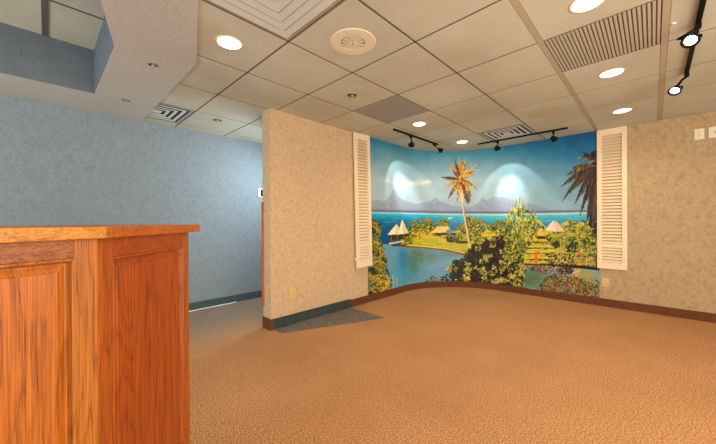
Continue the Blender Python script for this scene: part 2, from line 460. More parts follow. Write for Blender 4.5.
def track_head(attach, lamp, aim, label, lit, energy=0, cone=50, blend=.5, bend=None, core=0):
    """attach: point on the rail underside; lamp: centre of the lamp cup; aim: point it faces"""
    A_ = Vector(attach); Lp = Vector(lamp); d = (Vector(aim)-Lp).normalized()
    t = thing('track_spotlight', label, 'spotlight', attach, group=None)
    rel = Lp-A_
    bm = bmesh.new(); box(bm, (-.022, -.014, -.026), (.022, .014, 0)); bevel(obj('adapter', bm, BLACK, t), .003)
    side = d.cross(Vector((0, 0, 1))).normalized() if abs(d.z) < .98 else Vector((1, 0, 0))
    back = rel - d*.030
    kn = Vector(bend) if bend else Vector((back.x*.35 + .012, back.y*.35, back.z*.55))
    bm = bmesh.new(); tube(bm, [(0, 0, -.024), kn*.5+Vector((0, 0, -.012)), kn, back], .009, 10); obj('stem', bm, BLACK, t, True)
    bm = bmesh.new()
    for s in (-1, 1): tube(bm, [back, back+side*s*.038+d*.004, rel+side*s*.043+d*.006], .0058, 8)
    obj('yoke', bm, BLACK, t, True)
    M = Matrix.Translation(rel) @ d.to_track_quat('Z', 'Y').to_matrix().to_4x4()
    bm = bmesh.new(); lathe(bm, [(0, -.044), (.018, -.043), (.024, -.024), (.036, .002), (.041, .014), (.043, .019), (.036, .020), (.033, .012), (0, .004)], 28, M)
    obj('lamp_cup', bm, BLACK, t, True)
    bm = bmesh.new(); lathe(bm, [(0, .018), (.016, .016), (.030, .010)], 28, M); obj('bulb', bm, BULB2 if lit else CHROME, t, True)
    if energy:
        l = bpy.data.lights.new('spot_beam', 'SPOT'); l.energy = energy; l.color = (1, .93, .82); l.spot_size = math.radians(cone); l.spot_blend = blend; l.shadow_soft_size = .02
        o = bpy.data.objects.new('spot_beam', l); COL.objects.link(o); o.parent = t
        o.matrix_local = Matrix.Translation(rel+d*.03) @ (-d).to_track_quat('Z', 'Y').to_matrix().to_4x4()
    if core:
        l = bpy.data.lights.new('spot_core', 'SPOT'); l.energy = core; l.color = (1, .96, .90); l.spot_size = math.radians(42); l.spot_blend = 1; l.shadow_soft_size = .02
        o = bpy.data.objects.new('spot_core', l); COL.objects.link(o); o.parent = t
        o.matrix_local = Matrix.Translation(rel+d*.032) @ (-d).to_track_quat('Z', 'Y').to_matrix().to_4x4()
    return t
ZR = CEIL-.020
track_head((3.60, 2.455, ZR), (3.665, 2.49, ZR-.105), (4.12, 2.955, 1.64), 'black track spotlight hanging lowest from the short left track', True, 15, 72, .18, core=70)
track_head((4.236, 2.455, ZR), (4.34, 2.40, ZR-.09), (4.9, 2.2, 1.9), 'black track spotlight at the right end of the short left track', False)
track_head((4.784, 1.69, ZR), (4.80, 1.70, ZR-.105), (5.272, 1.66, 1.62), 'black track spotlight on the left of the track beside the grey vent', True, 12, 76, .22, core=58)
track_head((4.784, .965, ZR), (4.80, .96, ZR-.10), (5.1, .8, 2.05), 'black track spotlight at the right end of the track beside the grey vent', False)
track_head((2.80, -.2, ZR), (2.735, -.166, ZR-.109), (1.0, .3, .6), 'lit track spotlight on the right-hand track nearest the top edge', True, 4, 60, .6, bend=(-.046, .086, -.075))
track_head((3.68, -.2, ZR), (3.70, -.134, ZR-.109), (2.2, .4, .5), 'lit track spotlight at the far end of the right-hand track', True, 4, 60, .6, bend=(-.045, .03, -.06))

# ------------------------------------------------------------------ bar counter
def V2(a, b): return Vector((a, b))
B0 = V2(.101, 1.146); DL_ = V2(.944, .330).normalized(); DR_ = V2(.680, .733).normalized()
NL_ = V2(DL_.y, -DL_.x); NR_ = V2(DR_.y, -DR_.x)
aL, aR = math.atan2(DL_.y, DL_.x), math.atan2(DR_.y, DR_.x)
TOPZ, SLB = 1.164, 1.129
bar = thing('bar_counter', 'orange oak bar counter with raised panels and a thick wooden top', 'counter', (0, 0, 0))
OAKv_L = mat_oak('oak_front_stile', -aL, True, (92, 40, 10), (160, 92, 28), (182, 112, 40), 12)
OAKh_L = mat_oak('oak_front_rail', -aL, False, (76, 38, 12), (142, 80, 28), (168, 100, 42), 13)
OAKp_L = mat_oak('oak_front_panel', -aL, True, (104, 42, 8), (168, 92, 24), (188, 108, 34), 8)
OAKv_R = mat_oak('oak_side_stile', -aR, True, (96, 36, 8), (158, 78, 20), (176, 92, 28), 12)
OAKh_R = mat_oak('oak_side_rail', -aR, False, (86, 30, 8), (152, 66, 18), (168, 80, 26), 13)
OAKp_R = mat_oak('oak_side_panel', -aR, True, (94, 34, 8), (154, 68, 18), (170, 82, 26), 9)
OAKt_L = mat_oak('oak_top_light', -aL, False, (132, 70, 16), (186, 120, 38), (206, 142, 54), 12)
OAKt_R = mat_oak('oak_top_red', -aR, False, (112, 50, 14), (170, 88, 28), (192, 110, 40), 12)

def fbox(bm, Dv, Nv, s0, s1, z0, z1, n0, n1, mi=0):
    f = lambda s, n, z: (*(B0 + Dv*s + Nv*n), z)
    hexa(bm, [f(s0, n0, z0), f(s1, n0, z0), f(s1, n1, z0), f(s0, n1, z0), f(s0, n0, z1), f(s1, n0, z1), f(s1, n1, z1), f(s0, n1, z1)], mi)

def ring_profile(bm, Dv, Nv, s0, s1, z0, z1, prof):
    """sweep (inset, n) profile round a rectangle"""
    R_ = []
    for ins, n in prof:
        R_.append([bm.verts.new((*(B0+Dv*s+Nv*n), z)) for s, z in ((s0+ins, z0+ins), (s1-ins, z0+ins), (s1-ins, z1-ins), (s0+ins, z1-ins))])
    for a_, b_ in zip(R_[:-1], R_[1:]):
        for i in range(4): bm.faces.new((a_[i], a_[(i+1) % 4], b_[(i+1) % 4], b_[i]))
    return R_

# carcass plan (kept 20 mm behind the face frame)
LW = 1.35; RW = .515; DEP = .42
def pt(Dv, Nv, s, n): q = B0 + Dv*s + Nv*n; return (q.x, q.y)
def inter(n):
    """corner point of the two faces pushed back by n"""
    b_ = (NL_+NR_).normalized(); return tuple(B0 + b_*(n/ b_.dot(NL_)))
bm = bmesh.new()
prism(bm, [pt(DL_, NL_, -LW, -.02), inter(-.02), pt(DR_, NR_, RW-.02, -.02), pt(DR_, NR_, RW-.02, -DEP), inter(-DEP), pt(DL_, NL_, -LW, -DEP)], .0, SLB)
obj('carcass', bm, OAKv_R, bar)
# face frame, left-hand face
def face_frame(Dv, Nv, stiles, openings, matS, matR, matP, ztop, pname):
    for s0, s1 in stiles:
        bm = bmesh.new(); fbox(bm, Dv, Nv, s0, s1, .11, SLB, -.02, 0); bevel(obj('stile', bm, matS, bar), .0015)
    for s0, s1 in openings:
        bm = bmesh.new(); fbox(bm, Dv, Nv, s0, s1, ztop, SLB, -.02, 0); bevel(obj('rail', bm, matR, bar), .0015)
        bm = bmesh.new(); fbox(bm, Dv, Nv, s0, s1, .11, .20, -.02, 0); bevel(obj('rail', bm, matR, bar), .0015)
        bm = bmesh.new()
        R_ = ring_profile(bm, Dv, Nv, s0, s1, .20, ztop, [(.010, -.014), (.018, -.0145), (.034, -.006), (.0345, -.0035)])
        bm.faces.new(R_[-1]); p = obj('raised_panel', bm, matP, bar)
        bm = bmesh.new()
        ring_profile(bm, Dv, Nv, s0, s1, .20, ztop, [(0, -.001), (.0005, .0035), (.004, .0045), (.0075, .002), (.010, -.005), (.0125, -.013), (.0125, -.016)])
        obj('moulding', bm, matS, p)
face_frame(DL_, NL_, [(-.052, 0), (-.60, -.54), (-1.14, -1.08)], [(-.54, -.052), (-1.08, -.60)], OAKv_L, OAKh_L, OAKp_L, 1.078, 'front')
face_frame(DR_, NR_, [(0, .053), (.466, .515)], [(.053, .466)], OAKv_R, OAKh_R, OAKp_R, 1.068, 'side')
bm = bmesh.new(); fbox(bm, DL_, NL_, -1.35, 0, 0, .11, -.045, -.03); fbox(bm, DR_, NR_, -.01, .50, 0, .11, -.045, -.03); obj('toe_kick', bm, BASE_R, bar)
# end panel
bm = bmesh.new(); fbox(bm, DR_, NR_, RW-.02, RW, 0, SLB, -DEP, -.02); bevel(obj('end_panel', bm, OAKv_R, bar), .0015)
# tops: two boards meeting at the mitre
oh = .031
c_out = inter(oh); c_in = inter(-DEP-.06)
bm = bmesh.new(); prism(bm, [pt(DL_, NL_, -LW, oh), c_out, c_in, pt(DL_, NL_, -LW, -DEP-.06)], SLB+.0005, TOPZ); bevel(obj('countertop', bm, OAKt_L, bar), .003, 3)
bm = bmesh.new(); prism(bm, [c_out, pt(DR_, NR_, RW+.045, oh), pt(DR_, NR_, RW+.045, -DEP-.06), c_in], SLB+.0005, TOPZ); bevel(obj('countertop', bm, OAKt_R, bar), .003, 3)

# ------------------------------------------------------------------ shutters
def shutter(loc, rotz, width, z0, z1, label, lean=0, bracket=False):
    """local x along wall, local -y into the room; origin at bottom centre"""
    t = thing('louvered_shutter', label, 'shutter', (loc[0], loc[1], z0), (0, lean, rotz), group='louvered wall shutters')
    Hh = z1-z0; w = width/2; th = .030; st = .052
    bm = bmesh.new()
    for s in (-1, 1): box(bm, (min(s*w, s*(w-st)), -th, 0), (max(s*w, s*(w-st)), 0, Hh))
    stl = obj('stile', bm, IVORY, t); bevel(stl, .002)
    zm = .255*1.12
    for a_, b_, nm in ((0, .085, 'bottom_rail'), (Hh-.085, Hh, 'top_rail'), (zm+.0, zm+.05, 'middle_rail')):
        bm = bmesh.new(); box(bm, (-w+st, -th+.001, a_), (w-st, -.001, b_)); bevel(obj(nm, bm, IVORY, t), .002)
    for lo, hi in ((.085, zm), (zm+.05, Hh-.085)):
        n = max(3, round((hi-lo)/.043)); pt_ = (hi-lo)/n
        bm = bmesh.new()
        for i in range(n):
            zc = lo+(i+.5)*pt_
            P = [(-w+st, -.027, zc-.015), (w-st, -.027, zc-.015), (w-st, -.022, zc-.0175), (-w+st, -.022, zc-.0175)]
            P = [Vector(p) for p in P]; Q = [Vector((p.x, p.y+.020, p.z+.026)) for p in P]
            hexa(bm, P+Q)
        obj('louvers', bm, IVORY, t)
    bm = bmesh.new(); box(bm, (-w+st, -.002, .085), (w-st, 0, Hh-.085)); obj('backing', bm, TANB, t)
    for sx in (-1, 1):
        for zz in (.13, Hh-.05):
            bm = bmesh.new(); lathe(bm, [(0, .004), (.005, .003), (.0065, 0)], 12, Matrix.Translation((sx*(w-.026), -th, zz)) @ Matrix.Rotation(PI/2, 4, 'X')); obj('screw', bm, CHROME, t)
    if bracket:
        bm = bmesh.new(); box(bm, (-w-.035, -.028, .115), (-w, -.012, .145)); obj('bracket', bm, IVORY, t)
    return t
SH_L = shutter((3.118, VP-.022), 0, .312, .528, CEIL-.004, 'cream louvered shutter at the left edge of the mural', lean=-.022, bracket=True)
SH_R = shutter((UR-.002, .396), -PI/2, .308, .515, CEIL-.004, 'cream louvered shutter at the right edge of the mural')

# ------------------------------------------------------------------ wall plates
def plate(name, loc, rotz, w, h, kind, mat, label, cat):
    t = thing(name, label, cat, loc, (0, 0, rotz))
    bm = bmesh.new(); box(bm, (-w/2, -.006, -h/2), (w/2, 0, h/2)); bevel(obj('cover_plate', bm, mat, t), .003, 3)
    if kind == 'outlet':
        for s in (-1, 1):
            bm = bmesh.new(); lathe(bm, [(0, .0025), (.0155, .0025), (.017, 0)], 24, Matrix.Translation((0, -.006, s*.021)) @ Matrix.Rotation(PI/2, 4, 'X')); r = obj('receptacle', bm, mat, t)
            bm = bmesh.new()
            for dx in (-.006, .006): box(bm, (dx-.0012, -.0092, s*.021-.001), (dx+.0012, -.0084, s*.021+.007))
            box(bm, (-.002, -.0092, s*.021-.009), (.002, -.0084, s*.021-.005)); obj('slots', bm, DARK, r)
    if kind == 'switch':
        bm = bmesh.new(); box(bm, (-.006, -.008, -.012), (.006, -.006, .012)); obj('bezel', bm, DARK, t)
        bm = bmesh.new(); hexa(bm, [(-.0045, -.008, -.006), (.0045, -.008, -.006), (.0045, -.008, .004), (-.0045, -.008, .004), (-.004, -.018, .004), (.004, -.018, .004), (.004, -.018, .010), (-.004, -.018, .010)]); obj('toggle', bm, mat, t)
    return t
plate('wall_outlet', (1.952, VP, .352), 0, .078, .125, 'outlet', TANP, 'tan wall outlet low on the partition wall', 'outlet')
plate('wall_outlet', (UR, .463, .328), -PI/2, .075, .115, 'outlet', TANP, 'tan wall outlet below the right shutter', 'outlet')
plate('wall_outlet', (UR, -.383, 2.157), -PI/2, .078, .125, 'outlet', IVORY_D, 'ivory outlet high on the right wall just under the ceiling', 'outlet')
plate('light_switch', (UR, -.505, 2.157), -PI/2, .105, .125, 'switch', IVORY_D, 'ivory switch plate high on the right wall cut by the photo edge', 'switch')
t = thing('thermostat', 'small white wall control with black display on the blue-grey wall', 'thermostat', (2.325, VB+.003, 1.62))
bm = bmesh.new(); box(bm, (-.045, -.022, -.068), (.075, 0, .068)); bevel(obj('housing', bm, WHITEP, t), .004, 3)
bm = bmesh.new(); box(bm, (-.010, -.0245, -.052), (.068, -.021, .052)); bevel(obj('display', bm, BLACK, t), .002)

# ------------------------------------------------------------------ photo mural on the rounded corner
# the artwork is painted into an array (design units), then carried by a colour attribute on the mural's own surface
SC = 4; X0, Y0 = 362, 126; CW, CH = 242*SC, 180*SC
cv = np.zeros((CH, CW, 3)); YY, XX = np.mgrid[0:CH, 0:CW]; XX = XX/SC+X0; YY = YY/SC+Y0
def blend(m, c): 
    cv[:] = cv*(1-m[..., None]) + np.array(c, float)*m[..., None]
def sub(x0, x1, y0, y1):
    a = max(0, int((y0-Y0)*SC)); b = min(CH, int((y1-Y0)*SC)+1); c = max(0, int((x0-X0)*SC)); d = min(CW, int((x1-X0)*SC)+1)
    return (slice(a, max(a, b)), slice(c, max(c, d)))
def poly(pts, col, alpha=1):
    xs = [p[0] for p in pts]; ys = [p[1] for p in pts]; s = sub(min(xs), max(xs), min(ys), max(ys))
    X, Y = XX[s], YY[s]; ins = np.zeros(X.shape, bool); n = len(pts)
    for i in range(n):
        (xa, ya), (xb, yb) = pts[i], pts[(i+1) % n]
        if ya == yb: continue
        c = ((ya > Y) != (yb > Y)) & (X < (xb-xa)*(Y-ya)/(yb-ya)+xa); ins ^= c
    m = ins[..., None]*alpha; cv[s] = cv[s]*(1-m)+np.array(col, float)*m
def dab(x, y, rx, ry, col, ang=0, alpha=1):
    r = max(rx, ry)+.5; s = sub(x-r, x+r, y-r, y+r); X, Y = XX[s]-x, YY[s]-y
    ca, sa = math.cos(ang), math.sin(ang); a = (X*ca+Y*sa)/rx; b = (-X*sa+Y*ca)/ry
    m = ((a*a+b*b) < 1)[..., None]*alpha; cv[s] = cv[s]*(1-m)+np.array(col, float)*m
def line(pts, w0, w1, col, alpha=1):
    pts = np.array(pts, float); n = 0
    seg = np.hypot(*(pts[1:]-pts[:-1]).T); tot = seg.sum(); acc = 0
    for (a, b, l) in zip(pts[:-1], pts[1:], seg):
        k = max(2, int(l*SC/1.2))
        for i in range(k):
            q = a+(b-a)*i/k; w = w0+(w1-w0)*(acc+l*i/k)/tot; dab(q[0], q[1], max(w, .17), max(w, .17), col, 0, alpha)
        acc += l
def pick(cols): return np.array(cols[rng.integers(len(cols))], float)+rng.normal(0, 7, 3)
def leaves(n, region, cols, r=(.4, 1.1), asp=(.45, .9), alpha=.95):
    """region: function giving (x,y)"""
    for _ in range(n):
        x, y = region(); a = rng.uniform(*r); dab(x, y, a, a*rng.uniform(*asp), pick(cols), rng.uniform(0, PI), alpha)
def ell(cx, cy, rx, ry):
    def f():
        t = rng.uniform(0, 2*PI); q = math.sqrt(rng.uniform()); return cx+rx*q*math.cos(t), cy+ry*q*math.sin(t)
    return f
def area_poly(pts):
    xs = [p[0] for p in pts]; ys = [p[1] for p in pts]
    def inside(x, y):
        c = False
        for i in range(len(pts)):
            (xa, ya), (xb, yb) = pts[i], pts[(i+1) % len(pts)]
            if (ya > y) != (yb > y) and x < (xb-xa)*(y-ya)/(yb-ya)+xa: c = not c
        return c
    def f():
        for _ in range(200):
            x, y = rng.uniform(min(xs), max(xs)), rng.uniform(min(ys), max(ys))
            if inside(x, y): return x, y
        return x, y
    return f
def frond(x0, y0, x1, y1, sag, w, cols, leaf=4.0, dens=2.2, hang=.6):
    L_ = math.hypot(x1-x0, y1-y0); n = int(L_*dens)+3; cx, cy = (x0+x1)/2, (y0+y1)/2-sag; pts = []
    for i in range(n+1):
        t = i/n; pts.append(((1-t)**2*x0+2*t*(1-t)*cx+t*t*x1, (1-t)**2*y0+2*t*(1-t)*cy+t*t*y1))
    for i in range(2, n):
        x, y = pts[i]; dx, dy = pts[i+1][0]-pts[i-1][0], pts[i+1][1]-pts[i-1][1]; l = math.hypot(dx, dy)+1e-6; dx, dy = dx/l, dy/l
        ll = leaf*math.sin(PI*min(1, .15+.85*i/n))*rng.uniform(.7, 1.1)
        for s in (-1, 1):
            ex = x+(dx*.75+s*-dy*.6)*ll; ey = y+(dy*.75+s*dx*.6)*ll+hang*ll
            line([(x, y), (ex, ey)], w*.8, .12, pick(cols), .9)
    line(pts, w, w*.5, pick(cols))
def smooth_noise(sc, seed):
    r = np.random.default_rng(seed); h, w_ = int(CH/sc)+3, int(CW/sc)+3; g = r.uniform(-1, 1, (h, w_))
    yi = np.arange(CH)/sc; xi = np.arange(CW)/sc; y0 = yi.astype(int); x0 = xi.astype(int); fy = (yi-y0)[:, None]; fx = (xi-x0)[None]
    fy = fy*fy*(3-2*fy); fx = fx*fx*(3-2*fx)
    return (g[y0][:, x0]*(1-fy)+g[y0+1][:, x0]*fy)*(1-fx)+(g[y0][:, x0+1]*(1-fy)+g[y0+1][:, x0+1]*fy)*fx

# --- sky: rows of (x, [(y, colour)...]) blended
def sky_col():
    ys = np.array([126, 140, 152, 165, 180, 200, 214]);
    left = np.array([(18, 84, 118), (40, 112, 140), (92, 138, 154), (128, 154, 166), (142, 162, 172), (140, 158, 166), (140, 150, 160)])
    mid = np.array([(14, 92, 128), (20, 104, 136), (62, 132, 154), (116, 156, 170), (142, 170, 178), (148, 168, 176), (146, 158, 168)])
    right = np.array([(12, 72, 112), (20, 84, 124), (32, 98, 136), (66, 124, 152), (92, 142, 162), (116, 152, 166), (122, 152, 164)])
    for c in range(3):
        l = np.interp(YY[:, 0], ys, left[:, c]); m = np.interp(YY[:, 0], ys, mid[:, c]); r = np.interp(YY[:, 0], ys, right[:, c])
        t = XX[0]
        wl = np.interp(t, [362, 430], [1, 0]); wr = np.interp(t, [500, 575], [0, 1]); wm = 1-wl-wr
        cv[..., c] = l[:, None]*wl+m[:, None]*wm+r[:, None]*wr
sky_col()
n1 = smooth_noise(26*SC/4, 3); n2 = smooth_noise(9*SC/4, 5)
cv += (n1*5+n2*2)[..., None]
# clouds
for (x, y, rx, ry, a) in ((386, 180.5, 4, 1.6, .35), (399, 182, 5, 2, .35), (412, 183, 4, 1.8, .5), (422, 183, 5, 2.2, .5), (428, 181.5, 3.5, 1.8, .6), (405, 184, 7, 2.5, .4)):
    m = np.exp(-(((XX-x)/rx)**2+((YY-y)/ry)**2)); blend(m*a*(1+.3*n2).clip(0, 1), (226, 214, 190))
# mountains
mt = [(366, 205), (372, 201), (377, 199), (382, 201.5), (386, 200), (390, 195), (393, 188.5), (396, 192), (402, 199), (410, 202), (418, 204), (424, 202), (430, 201), (434, 198), (436, 196.5), (439, 200.5), (446, 203), (452, 205.5),
      (462, 206.5), (470, 207), (474, 205.5), (478, 203), (481, 198), (483, 197), (485.5, 200), (489, 199), (494, 197), (500, 197), (508, 198), (513, 199.5), (520, 204), (528, 203), (534, 204.5), (542, 207.5), (552, 209.5), (566, 210.5), (580, 211)]
poly(mt+[(580, 213.5), (366, 213.5)], (106, 120, 146), .46)
poly([(x, y+3+(i % 3)) for i, (x, y) in enumerate(mt)]+[(580, 213.5), (366, 213.5)], (132, 132, 146), .3)
for _ in range(90):
    i = rng.integers(len(mt)-1); x, y = mt[i]; yy = y+rng.uniform(2, 8)
    if yy < 209: line([(x+rng.uniform(0, 6), yy), (x+rng.uniform(2, 8), yy+rng.uniform(1.5, 4))], .3, .2, (100, 108, 132) if rng.uniform() < .6 else (160, 160, 166), .35)
# sea
hz = lambda x: np.interp(x, [366, 446, 500, 580, 600], [211.6, 213.4, 213.8, 212.2, 212])
H = YY-hz(XX)
sea_y = np.array([0, 2, 5, 9, 14, 30]); seaL = np.array([(70, 168, 190), (44, 150, 176), (28, 130, 164), (14, 98, 142), (10, 80, 122), (6, 70, 112)]); seaR = np.array([(140, 186, 190), (88, 170, 180), (60, 154, 172), (52, 136, 162), (44, 112, 142), (40, 96, 120)])
wl = np.interp(XX[0], [400, 480], [1, 0])[None]
seac = np.stack([np.interp(H, sea_y, seaL[:, c])*wl+np.interp(H, sea_y, seaR[:, c])*(1-wl) for c in range(3)], -1)+(n2*6)[..., None]
mk = (H > 0)[..., None]; cv[:] = np.where(mk, seac, cv)
for _ in range(160):
    x = rng.uniform(366, 590); y = float(hz(x))+rng.uniform(1, 16); line([(x, y), (x+rng.uniform(3, 10), y)], .25, .2, pick([(120, 200, 206), (20, 110, 150), (60, 160, 180)]), .4)
m = np.exp(-((H+1.3)/1.1)**2); blend(m*.8, (86, 78, 104))
m = np.exp(-((H-.9)/.55)**2)*(XX > 366); blend(m*.7, (196, 200, 190))
line([(448.5, 218.3), (452, 217.6)], .4, .4, (235, 235, 235))
# --- land base
GREEN = [(150, 150, 40), (120, 128, 34), (176, 164, 56), (84, 96, 28), (196, 180, 72), (60, 70, 24)]
DKG = [(34, 44, 20), (52, 62, 24), (78, 84, 30), (24, 30, 18), (104, 104, 36)]
YEL = [(196, 168, 58), (214, 188, 84), (180, 150, 44), (150, 130, 40)]
poly([(400, 238), (412, 231), (430, 229), (452, 231), (480, 231), (600, 226), (600, 270), (520, 268), (470, 256), (446, 249.5), (420, 247), (402, 245)], (166, 156, 44))
for _ in range(420):
    x, y = rng.uniform(404, 598), rng.uniform(232, 264); line([(x, y), (x+rng.uniform(3, 9), y+rng.uniform(-.3, .5))], .5, .2, pick([(176, 166, 50), (150, 148, 40), (196, 178, 66), (120, 116, 36)]), .6)
# lagoon
lg = [(370, 243), (386, 244), (396, 246), (408, 246.5), (420, 247.5), (446, 250.5), (470, 257), (540, 268), (600, 270), (600, 306), (366, 306)]
poly(lg, (92, 142, 166))
s = sub(366, 600, 244, 306); msk = np.zeros(cv.shape[:2]); 
for (x, y, rx, ry, c, a) in ((403, 262, 6, 16, (28, 104, 160), .7), (404, 275, 16, 10, (60, 150, 170), .5), (417, 255, 9, 7, (88, 96, 60), .75), (414, 266, 6, 10, (66, 100, 74), .6), (432, 258, 6, 6, (98, 110, 70), .6), (450, 254, 10, 4, (104, 106, 76), .6),
                            (438, 266, 12, 6, (120, 146, 168), .6), (390, 254, 6, 8, (86, 132, 150), .5), (425, 275, 14, 7, (108, 138, 150), .4), (460, 262, 10, 6, (130, 160, 180), .5), (535, 277, 12, 9, (88, 108, 66), .97), (528, 280, 12, 9, (80, 104, 70), .95), (584, 277, 14, 7, (150, 136, 60), 1)):
    m = np.exp(-(((XX-x)/rx)**2+((YY-y)/ry)**2))*(YY > hz(XX)+33); blend((m*a*(1+.25*n2)).clip(0, 1), c)
for _ in range(330):
    x, y = rng.uniform(376, 475), rng.uniform(249, 290); line([(x, y), (x+rng.uniform(1.5, 5), y)], .22, .15, pick([(130, 170, 190), (40, 100, 140), (96, 140, 150), (90, 110, 80)]), .35)
# shoreline
line([(400, 245.6), (408, 246.6), (420, 247.2), (434, 248.4), (446, 250), (458, 252.6), (470, 256)], .75, 1.0, (120, 76, 36))
line([(400, 244.4), (420, 246), (446, 248.6), (468, 253.6)], .5, .5, (204, 178, 84))
# --- left bushes
leaves(900, area_poly([(366, 222), (374, 218), (380, 224), (381, 238), (379, 250), (386, 258), (387, 270), (391, 280), (391, 292), (366, 302)]), DKG+[(150, 130, 44), (120, 110, 40)], (.5, 1.5))
for (x, y) in ((370, 224), (372, 240), (372, 252), (376, 262), (374, 276), (378, 288)):
    for a in np.linspace(-2.6, .5, 8):
        frond(x, y, x+11*math.cos(a), y+8*math.sin(a)+5, 2, .4, [(164, 144, 50), (190, 160, 60), (96, 96, 36), (60, 64, 28)], 3.2, 1.6)
for (x, y, r_) in ((372, 226, 9), (376, 248, 10), (373, 266, 12), (380, 280, 11), (371, 290, 10)):
    leaves(60, ell(x, y+2, r_*.5, r_*.6), [(34, 40, 20), (50, 54, 26)], (.5, 1.3))
    for a in np.linspace(-3.0, .5, 9):
        frond(x, y, x+r_*math.cos(a), y+r_*.8*math.sin(a)+4, 3, .45, [(150, 136, 52), (120, 116, 44), (180, 158, 70), (52, 60, 28), (40, 46, 24)], 2.8, 1.6, .7)
leaves(120, ell(383, 284, 7, 9), YEL+[(200, 130, 40), (120, 100, 40)], (.4, 1.1))
line([(393, 290), (392, 275)], .3, .3, (190, 186, 140)); line([(396, 288), (396.5, 277)], .3, .3, (200, 190, 150)); line([(389, 286), (386, 272)], .3, .3, (180, 170, 120))
# --- mid-ground trees behind the lawn
leaves(1100, area_poly([(407, 238), (408, 228), (416, 222), (424, 225), (430, 220), (438, 227), (444, 222), (450, 230), (452, 240), (430, 234), (420, 236)]), DKG+GREEN, (.4, 1.2))
leaves(200, area_poly([(410, 233), (420, 229), (436, 231), (450, 232), (446, 237), (420, 238)]), YEL, (.4, 1.0))
for (x, y, r) in ((414, 222, 6), (425, 220, 7), (429, 222, 6), (443, 221, 7), (444, 223, 6), (419, 226, 5)):
    for a in np.linspace(-3.1, .1, 9): frond(x, y, x+r*math.cos(a), y+r*.6*math.sin(a)+2.2, 2, .35, [(110, 110, 36), (150, 140, 50), (64, 72, 28)], 2.0, 1.4)
    line([(x, y), (x+.5, y+12)], .4, .5, (120, 92, 50))
# huts
poly([(387, 234.6), (396.4, 223.4), (399, 228), (401.9, 219.0), (408.6, 232.6), (398, 235)], (218, 204, 166)); poly([(401.9, 219), (408.6, 232.6), (403, 234.4)], (196, 176, 134)); poly([(396.4, 223.4), (399.4, 230), (398, 235), (394, 235)], (200, 184, 144))
poly([(388.5, 234.6), (407, 234), (406, 239), (390, 240)], (52, 42, 30)); line([(391, 235), (391, 244)], .4, .4, (120, 90, 60)); line([(397, 235), (397, 243)], .4, .4, (120, 90, 60)); line([(403, 234), (403, 243)], .4, .4, (120, 90, 60))
line([(389, 243.5), (400, 241.5), (412, 239)], .9, .8, (196, 170, 120)); line([(392, 245.6), (402, 245), (412, 243)], .7, .7, (60, 48, 34))
leaves(160, ell(408, 240, 4, 4), DKG+GREEN, (.4, 1.0))
poly([(430, 233), (437, 226.5), (448, 226), (452, 232)], (206, 176, 96)); poly([(434, 233), (450, 232), (449, 235), (436, 235.5)], (70, 54, 34))
dab(449, 231.5, 3.2, 2.6, (96, 124, 130)); dab(457, 234, 7, 1.5, (44, 48, 26)); dab(452, 240.5, 6, 2, (70, 72, 28)); dab(462, 242, 7, 1.4, (56, 58, 26)); leaves(160, ell(453, 239, 6, 3), DKG, (.4, .9))
leaves(1500, area_poly([(455, 238), (457, 229), (466, 222), (472, 216), (480, 220), (488, 226), (500, 222), (508, 226), (512, 240), (490, 244), (470, 240)]), DKG+GREEN+GREEN, (.4, 1.2))
poly([(480, 236), (486, 229.5), (494, 232), (498, 236)], (192, 160, 60)); leaves(120, ell(489, 234, 6, 2.5), YEL, (.4, .9))
for (x, y, r) in ((470, 219, 7), (480, 223, 8), (500, 223, 8), (508, 222, 6), (461, 226, 5)):
    for a in np.linspace(-3.1, .1, 9): frond(x, y, x+r*math.cos(a), y+r*.6*math.sin(a)+2.2, 2, .4, [(124, 118, 40), (160, 148, 54), (48, 58, 26), (90, 96, 36)], 2.4, 1.4)
    line([(x, y), (x+.5, y+14)], .45, .5, (110, 84, 46))
# --- right side vegetation
leaves(1500, area_poly([(515, 250), (518, 224), (530, 218), (540, 221), (548, 228), (556, 232), (564, 226), (580, 220), (598, 222), (598, 262), (560, 262), (530, 262)]), DKG+GREEN, (.5, 1.4))
for _ in range(150):
    x, y = rng.uniform(516, 562), rng.uniform(234, 262); line([(x, y), (x+rng.uniform(4, 12), y+rng.uniform(-.8, .2))], .75, .3, pick(YEL+[(180, 168, 50)]), .85)
for y in (240, 246, 251, 257, 262): line([(520, y+.8), (540, y-.2), (560, y+.4)], .7, .5, (190, 172, 54), .85); line([(524, y+2.6), (545, y+1.9), (556, y+2.4)], .5, .4, (62, 66, 28), .8)
dab(540, 233.5, 5, 2.6, (206, 170, 50)); leaves(50, ell(541, 233, 6, 3), YEL, (.4, .9)); poly([(536, 236), (546, 236), (545, 239), (537, 239)], (60, 44, 28))
poly([(544.5, 230), (553, 220.5), (557, 221.5), (565, 231), (556, 231.5)], (198, 170, 144)); poly([(553, 220.5), (556, 231.5), (544.5, 230)], (214, 190, 164))
for (x, y, r) in ((527, 221, 8), (536, 222, 7), (570, 224, 10), (584, 226, 11), (575, 238, 13), (590, 240, 12), (562, 236, 8), (560, 247, 7), (580, 252, 9)):
    for a in np.linspace(-3.14, .1, 10): frond(x, y, x+r*math.cos(a), y+r*.62*math.sin(a)+2.5, 2.4, .5, [(140, 140, 42), (176, 168, 60), (60, 70, 26), (200, 186, 84)], 3.0, 1.4)
    line([(x, y), (x+.4, y+13)], .5, .6, (130, 100, 56))
